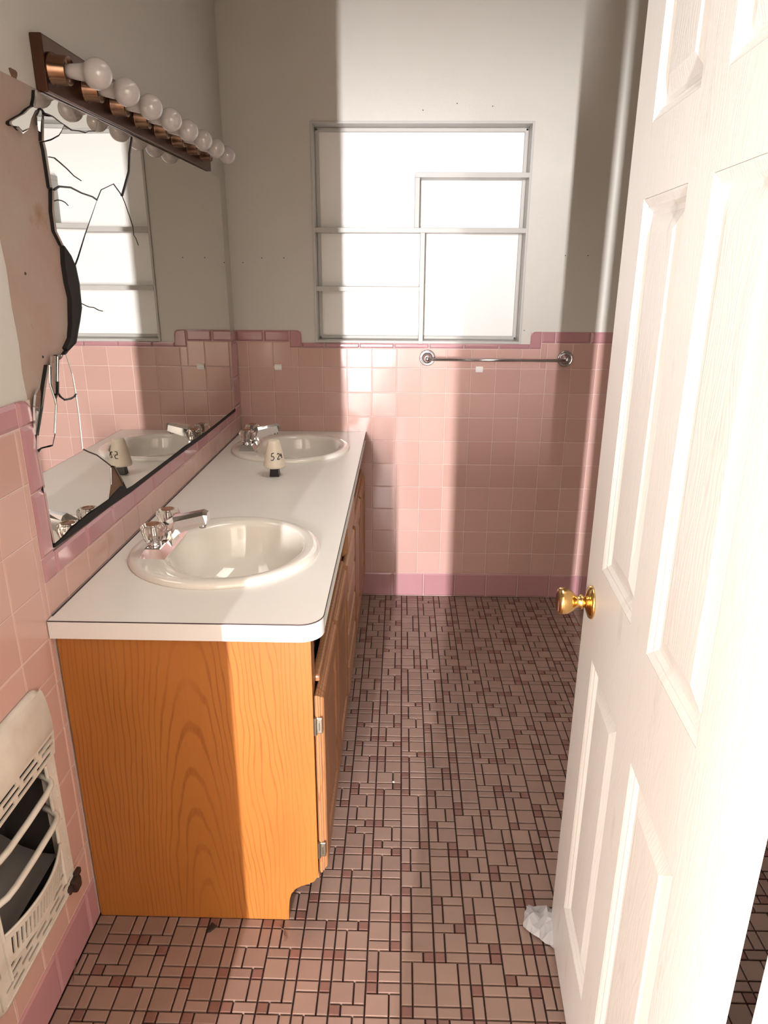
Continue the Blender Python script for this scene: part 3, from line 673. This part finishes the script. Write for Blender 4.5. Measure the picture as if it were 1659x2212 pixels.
for name, pp in shards.items():
    yz = list(pp); yz = [(y, min(z, 1.8375+(y+.94)*.0125)) for y, z in yz]; n = len(yz)
    area2 = sum(yz[i][0]*yz[(i+1) % n][1]-yz[(i+1) % n][0]*yz[i][1] for i in range(n))
    sg = 1 if area2 > 0 else -1; ins = .0009; out = []
    for i in range(n):                                  # shrink a hair so the cracks are real gaps
        p0, p1, p2 = Vector(yz[i-1]), Vector(yz[i]), Vector(yz[(i+1) % n])
        e1, e2 = (p1-p0).normalized(), (p2-p1).normalized(); nn = Vector((-(e1.y+e2.y), e1.x+e2.x))*sg
        if nn.length > .05: nn = nn/max(.5, nn.length)
        out.append(p1+nn.normalized()*ins if nn.length > .05 else p1)
    cy, cz = sum(p.x for p in out)/n, sum(p.y for p in out)/n; ty, tz = tilt[name]
    def fx_(y, z): return XM+(y-cy)*ty+(z-cz)*tz
    b = MB(); b.cur = 0
    a = [(fx_(y, z), y, z) for y, z in out]; c = [(fx_(y, z)-.0042, y, z) for y, z in out]
    b.add(a, [tuple(range(n))]); b.cur = 1; b.add(a+c, [(i, (i+1) % n, (i+1) % n+n, i+n) for i in range(n)]+[tuple(range(n, 2*n))])
    b.build('shard', [M_MIRROR, M_MEDGE], mir, (XM, cy, cz))
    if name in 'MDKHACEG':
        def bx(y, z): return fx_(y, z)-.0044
        gap_shade_backing.prism([tuple(p) for p in out], lambda y, z: (bx(y, z), y, z), lambda y, z: (PLX+.0014, y, z))
for ln in (low[:6], [(-1.7110, 1.2775), (-1.6990, 1.2447), (-1.6967, 1.2324), (-1.7201, 1.1769)], [(-1.6627, 1.3268), (-1.6785, 1.2775)], [(-1.7017, 1.3135), (-1.7110, 1.2775)], [(-1.4689, 1.0360), (-1.4793, 0.9961)]):
    b = MB(); b.tube([(XM+.0006, p[0]-.0015, p[1]) for p in ln], .0012, 5); part('edge_glint', b, M_MEDGE, mir)  # bright metal tubes added as glints along the broken edges
part('gap_shade_backing', gap_shade_backing, M_BLACK, mir)
# black blade painting in the shadow gap along the broken edge; strip under the bottom edge
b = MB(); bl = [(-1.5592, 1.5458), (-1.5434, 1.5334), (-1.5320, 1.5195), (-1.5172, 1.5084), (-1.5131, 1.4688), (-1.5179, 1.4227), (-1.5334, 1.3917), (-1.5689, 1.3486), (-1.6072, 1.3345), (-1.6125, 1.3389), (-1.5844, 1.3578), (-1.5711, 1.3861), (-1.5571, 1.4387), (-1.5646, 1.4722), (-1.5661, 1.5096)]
P = bl; b.prism(P, lambda y, z: (XM-.002, y, z), lambda y, z: (PLX+.0014, y, z)); part('gap_shadow_blade', b, M_BLACK, mir)
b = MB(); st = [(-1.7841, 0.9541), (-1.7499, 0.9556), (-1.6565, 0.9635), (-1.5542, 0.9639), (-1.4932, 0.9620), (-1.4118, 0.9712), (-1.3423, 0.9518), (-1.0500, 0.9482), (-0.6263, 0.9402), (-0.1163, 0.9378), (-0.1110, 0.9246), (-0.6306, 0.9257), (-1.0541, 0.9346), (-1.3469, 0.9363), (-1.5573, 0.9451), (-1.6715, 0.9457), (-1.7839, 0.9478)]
P = st; b.prism(P, lambda y, z: (.0042, y, z), lambda y, z: (PLX+.0010, y, z)); part('bottom_gap_strip', b, M_BLACK, mir)
b = MB(); P = [(-1.4543, 1.0344), (-1.4274, 1.0247), (-1.3956, 0.9864), (-1.3736, 0.9521), (-1.4877, 0.9541), (-1.4651, 0.9894)]; b.prism(P, lambda y, z: (.0015, y, z), lambda y, z: (PLX+.0013, y, z))
part('torn_backing', b, M_TWIG, mir)
for ln, wd in (([(-1.2023, 1.6786), (-1.1854, 1.6617), (-1.1622, 1.6315), (-1.1459, 1.6083), (-1.1456, 1.5872), (-1.1338, 1.5809), (-1.1183, 1.5629)], .0011), ([(-1.5793, 1.7127), (-1.5549, 1.7144), (-1.5300, 1.7084), (-1.5024, 1.7010), (-1.4722, 1.6908), (-1.4380, 1.6852)], .0010),
               ([(-1.5829, 1.6310), (-1.5676, 1.6341), (-1.5508, 1.6348), (-1.5344, 1.6327), (-1.5208, 1.6276)], .0012), ([(-1.5143, 1.4265), (-1.4964, 1.4218), (-1.4802, 1.4181), (-1.4554, 1.4160), (-1.4288, 1.4086), (-1.4069, 1.4054)], .0011),
               (crkV, .0040), (crkL, .0024), (crkK, .0014), (crkA, .0014), ([(-1.6745, 1.2769), (-1.6817, 1.2540), (-1.6722, 1.2437), (-1.6595, 1.2367), (-1.6426, 1.2348), (-1.6272, 1.2342), (-1.6133, 1.2350), (-1.6002, 1.2399)], .0018), (low[5:], .0016), (list(crkS), .0010)):
    b = MB(); b.tube([(XM+.0002, *p) for p in ln], wd, 5); part('crack', b, M_CRACK, mir)

# ------------------------------------------------------------------ light bar
bar = thing('vanity_light_bar', (PLX, -.94, 1.889), 'tarnished bronze strip light fixture with eight globe bulbs above the mirror', 'light')
b = MB(); b.bbox(PLX, .018, -1.568, -.310, 1.838, 1.940, .003); part('back_plate', b, M_BRONZE, bar)
for i in range(8):
    y = -1.537+.1575*i; z = 1.884; ax_ = (1, 0, -.09)
    b = MB(); b.smooth = True; b.lathe((.0175, y, z), ax_, [(.0300, 0), (.0300, .004), (.0265, .006), (.0265, .034), (.0240, .036), (.0215, .028), (.0001, .028)], 24); s = part('socket', b, M_BRONZE2, bar, (.018, y, z))
    b = MB(); b.smooth = True; R = .0290; xc = .0905
    pr = [(.0125, .028), (.0135, .040), (.0155, .058)]+[(R*sin(a), xc-R*cos(a)) for a in [radians(36+144*k/14) for k in range(14)]]+[(.0001, xc+R)]
    b.lathe((.0175, y, z), ax_, pr, 28); part('bulb', b, M_BULB, bar, (.018, y, z))
bar.rotation_euler = (.0125, 0, 0)

# ------------------------------------------------------------------ wall heater
ht = thing('wall_heater', (0, -2.0875, .195), 'cream enamel wall heater with slotted grille low on the left wall', 'heater')
Y0, Y1, Z0, Z1 = -2.245, -1.930, .195, .715
def rrect(y0, y1, z0, z1, r, n=6):
    out = []
    for cy, cz, a0 in ((y1-r, z1-r, 0), (y0+r, z1-r, pi/2), (y0+r, z0+r, pi), (y1-r, z0+r, 1.5*pi)):
        out += [(cy+r*cos(a0+i*pi/2/n), cz+r*sin(a0+i*pi/2/n)) for i in range(n+1)]
    return out
# flange ring
O = rrect(Y0, Y1, Z0, Z1, .036); I = rrect(Y0+.020, Y1-.020, Z0+.018, Z1-.030, .030); I2 = rrect(Y0+.024, Y1-.024, Z0+.022, Z1-.034, .028)
b = MB(); b.smooth = True
b.loops([[(.001, y, z) for y, z in O], [(.005, y, z) for y, z in O], [(.011, y, z) for y, z in rrect(Y0+.006, Y1-.006, Z0+.006, Z1-.006, .034)], [(.012, y, z) for y, z in I], [(-.004, y, z) for y, z in I2], [(-.010, y, z) for y, z in I2]], False, False)
part('flange', b, M_ENAM, ht)
# hood
b = MB(); b.smooth = True
hy0, hy1 = Y0+.014, Y1-.006
L = []
for z, x in ((.705, .010), (.698, .016), (.675, .021), (.640, .025), (.622, .0255), (.612, .024)):
    L.append([(x-.004, hy0-.004, z), (x, hy0+.003, z), (x, hy1-.003, z), (x-.004, hy1+.003, z)])
b.loops(L, False, False, closed=False); part('hood', b, M_ENAM, ht)
b = MB(); holes = []
for r, z in enumerate((.600, .584, .567)):
    for kx in range(5):
        a1 = Y1-.012-.0715*kx-(0, .0, .0)[r]-(0, -.012, .010)[r]; a0 = a1-.058
        holes.append((max(a0, Y0+.016), min(a1, Y1-.010), z-.0042, z+.0042)) if a1-.02 > Y0+.016 else None
plate(b, Y0+.012, Y1-.006, .555, .613, holes, lambda a, c: (.0235-(.613-c)*.09, a, c), lambda a, c: (.0205-(.613-c)*.09, a, c)); part('upper_grille', b, M_ENAM, ht)
# side strips with small slots
for s0, s1 in ((Y1-.045, Y1-.006), (Y0+.012, Y0+.050)):
    b = MB(); mid = (s0+s1)/2+.008*(1 if s1 > -2.05 else -1)
    holes = [(mid-.003, mid+.003, z, z+.030) for z in (.270, .335, .395, .450, .510)]
    plate(b, s0, s1, .245, .555, holes, lambda a, c: (.0145, a, c), lambda a, c: (.0115, a, c)); part('side_strip', b, M_ENAM, ht)
    b = MB(); b.tube([(.0155, s0 if s1 > -2.05 else s1, .25), (.0155, s0 if s1 > -2.05 else s1, .553)], .0035, 8); part('side_bead', b, M_ENAM, ht)
# lower grille, bowed outwards with upright fins, then flat rows of slots
yc = (Y0+Y1)/2
def bow(a): return .016+.026*max(0, 1-((a-yc)/.118)**2)
b = MB(); A0, A1 = Y0+.050, Y1-.045
AS = [A0+(A1-A0)*i/40 for i in range(41)]
holes = [(AS[i], AS[i+1], .300, .342) for i in range(2, 39, 2)]+[(AS[i], AS[i], .285, .285) for i in range(41)]
plate(b, A0, A1, .285, .356, holes, lambda a, c: (bow(a)*(1-.25*(.356-c)/.07), a, c), lambda a, c: (bow(a)*(1-.25*(.356-c)/.07)-.003, a, c)); part('bowl_grille', b, M_ENAM, ht)
b = MB(); b.smooth = True; b.tube([(bow(a)-.001, a, .357) for a in AS], .003, 8); part('bowl_rim', b, M_ENAM, ht)
b = MB(); holes = []
for r, z in enumerate((.276, .260, .244, .228)):
    for kx in range(5):
        a0 = Y0+.030+.056*kx+(0, .020, 0, .020)[r]
        holes.append((a0, min(a0+.040, Y1-.012), z-.0038, z+.0038)) if a0+.01 < Y1-.012 else None
plate(b, Y0+.014, Y1-.006, .215, .285, holes, lambda a, c: (.0150, a, c), lambda a, c: (.0120, a, c)); part('lower_grille', b, M_ENAM, ht)
b = MB(); b.tube([(.0155, Y0+.02, .2185), (.0155, Y1-.02, .2185)], .0025, 6); part('bottom_bead', b, M_ENAM, ht)
# guard bars
for z in (.515, .432):
    b = MB(); b.smooth = True
    pts = [(-.006, -1.968, z+.010), (.010, -1.972, z+.006), (.024, -1.980, z+.001), (.029, -1.990, z), (.032, -2.02, z), (.033, -2.0875, z), (.032, -2.155, z), (.029, -2.180, z), (.022, -2.195, z), (.008, -2.203, z), (-.006, -2.206, z)]
    b.tube(pts, .0064, 10); part('guard_bar', b, M_ENAM, ht)
# inside
b = MB(); b.box(-.113, -.108, HY0+.002, HY1-.002, HZ0+.002, HZ1-.002)
for a in ((-.108, -.010, HY0+.001, HY0+.004, HZ0+.002, HZ1-.002), (-.108, -.010, HY1-.004, HY1-.001, HZ0+.002, HZ1-.002), (-.108, -.010, HY0+.002, HY1-.002, HZ1-.005, HZ1-.002), (-.108, -.010, HY0+.002, HY1-.002, HZ0+.002, HZ0+.005)): b.box(*a)
part('fire_box', b, M_FIREBOX, ht)
b = MB(); b.smooth = True
b.loops([[(x, yc+s*(.105+.0), z) for s in (-1, -.5, 0, .5, 1)] for x, z in ((-.10, .385), (-.06, .355), (-.02, .338), (.012, .335))], False, False, closed=False); part('reflector', b, M_GRAYEN, ht)
for yy in (-2.150, -2.115, -2.08):
    b = MB()
    for q_ in range(6): b.bbox(-.070, -.045, yy-.012, yy+.012, .395+q_*.024, .395+q_*.024+.016, .003)
    b.box(-.075, -.066, yy-.009, yy+.009, .385, .54); part('radiant', b, M_CLAY, ht)
b = MB(); b.bbox(.012, .030, -1.962, -1.936, .206, .236, .006); b.bbox(.012, .022, -1.975, -1.960, .214, .230, .003); b.bbox(.016, .026, -1.946, -1.926, .232, .246, .003); part('valve_key', b, mat('rusty_iron', (.07, .045, .035), .55, .6), ht)

# ------------------------------------------------------------------ towel bar and tabs
tb = thing('towel_bar', (1.135, 0, 1.146), 'chrome towel bar with round flanges on pink tile below the niche', 'towel bar')
b = MB(); b.smooth = True; b.tube([(.842, -.052, 1.144), (1.430, -.052, 1.144)], .0062, 16); part('rod', b, M_OLDCHROME, tb)
for x in (.836, 1.4355):
    b = MB(); b.smooth = True; b.lathe((x, -.0005, 1.147), (0, -1, 0), [(.0350, 0), (.0350, .004), (.032, .008), (.029, .0085), (.027, .0065), (.0215, .008), (.019, .014), (.013, .020), (.0095, .030), (.0085, .046), (.0105, .050), (.0105, .058), (.008, .061), (.0001, .0615)], 32)
    part('flange', b, M_OLDCHROME, tb, (x, 0, 1.147))
for x, z, lab in ((.179, 1.1015, 'small white plastic tab stuck on pink tile above the far sink'), (1.0650, 1.0985, 'small white plastic tab stuck on pink tile under the towel bar')):
    t_ = thing('wall_tab', (x, 0, z), lab, 'wall tab', 'white wall tabs')
    b = MB(); b.bbox(x-.0155, x+.0155, -.0045, -.0002, z-.0125, z+.0125, .0015); part('plate', b, M_TAB, t_)
    b = MB(); b.bbox(x-.0165, x+.0165, -.0085, -.004, z-.006, z+.0085, .002); part('catch', b, M_TAB, t_)

# ------------------------------------------------------------------ plastic bag by the door
random.seed(5); b = MB(); NX = 9; NYg = 8
c00, c10, c11, c01 = Vector((1.030, -1.845)), Vector((1.055, -1.782)), Vector((1.145, -1.800)), Vector((1.095, -1.900))
vs = []
hgt = [[random.random() for _ in range(NYg)] for _ in range(NX)]
for i in range(NX):
    for j in range(NYg):
        u, v = i/(NX-1), j/(NYg-1); p = c00.lerp(c01, u).lerp(c10.lerp(c11, u), v)
        h = .004+.030*sin(pi*min(1, max(0, v)))*(.3+.9*abs(sin(5.2*u+2.6*v)))*(.5+.5*sin(pi*u))+.010*hgt[i][j]*(1 if 0 < i < NX-1 and 0 < j < NYg-1 else .3)
        vs.append((p.x+random.uniform(-.003, .003), p.y+random.uniform(-.003, .003), h))
fs = []
for i in range(NX-1):
    for j in range(NYg-1):
        a = i*NYg+j; q4 = (a, a+NYg, a+NYg+1, a+1)
        fs += [(q4[0], q4[1], q4[2]), (q4[0], q4[2], q4[3])] if (i+j) % 2 else [(q4[0], q4[1], q4[3]), (q4[1], q4[2], q4[3])]
b.add(vs, fs); bag = b.build('plastic_bag', M_BAG, None, (1.07, -1.84, 0))
so = bag.modifiers.new('solid', 'SOLIDIFY'); so.thickness = .0008; so.offset = 0
tag(bag, 'crumpled clear white plastic bag on the floor at the door foot', 'bag')

# ------------------------------------------------------------------ floor scraps
b = MB(); pts = [(.2825+.010*cos(a)*(1+.4*sin(2*a)), -1.862+.013*sin(a)*(1+.3*cos(3*a))) for a in [i*2*pi/12 for i in range(12)]]
b.prism(pts, lambda x, y: (x, y, .0004), lambda x, y: (x*.7+.3*.2825, y*.7-.3*1.862, .0035)); o = b.build('dirt_clump', M_DIRT, None, (.2825, -1.862, 0)); tag(o, 'dark clump of dirt on the floor before the vanity side', 'dirt')
b = MB(); b.tube([(.447, -1.852, .0022), (.452, -1.862, .003), (.460, -1.868, .0035), (.461, -1.880, .003), (.468, -1.888, .0022), (.463, -1.894, .002)], [.0010, .0015, .0016, .0017, .0014, .0008], 6)
o = b.build('twig_scrap', M_TWIG, None, (.457, -1.87, 0)); tag(o, 'thin curled brown scrap on the floor by the vanity corner', 'scrap')
b = MB(); b.tube([(.008, -1.975, .030), (.008, -1.985, .018), (.010, -1.998, .011), (.014, -2.012, .009)], [.0007, .0010, .0010, .0008], 6)
o = b.build('hair_scrap', M_TWIG, None, (.01, -1.99, .01)); tag(o, 'curled brown thread on the pink base tile left of the vanity', 'thread')
b = MB(); b.bbox(.711, .717, -1.341, -1.335, .0002, .003, .001); o = b.build('paint_chip', M_TAB, None, (.714, -1.338, 0)); tag(o, 'tiny white chip on the floor tiles in the middle of the aisle', 'chip')

# ------------------------------------------------------------------ unseen block added behind the viewer, casting the viewer's shadow
blocker = thing('hall_shade_blocker', (.70, -3.62, 0), 'plain dark block added in the hall to shade the right-hand wall tiles', 'cabinet')
b = MB(); b.bbox(.57, .83, -3.78, -3.46, .06, 1.30, .006); part('body', b, M_DARKWOOD, blocker)
b = MB(); b.bbox(.56, .84, -3.79, -3.45, 1.30, 1.325, .004); part('top', b, M_DARKWOOD, blocker)
b = MB(); b.box(.59, .81, -3.76, -3.48, 0, .06); part('plinth', b, M_DARKWOOD, blocker)
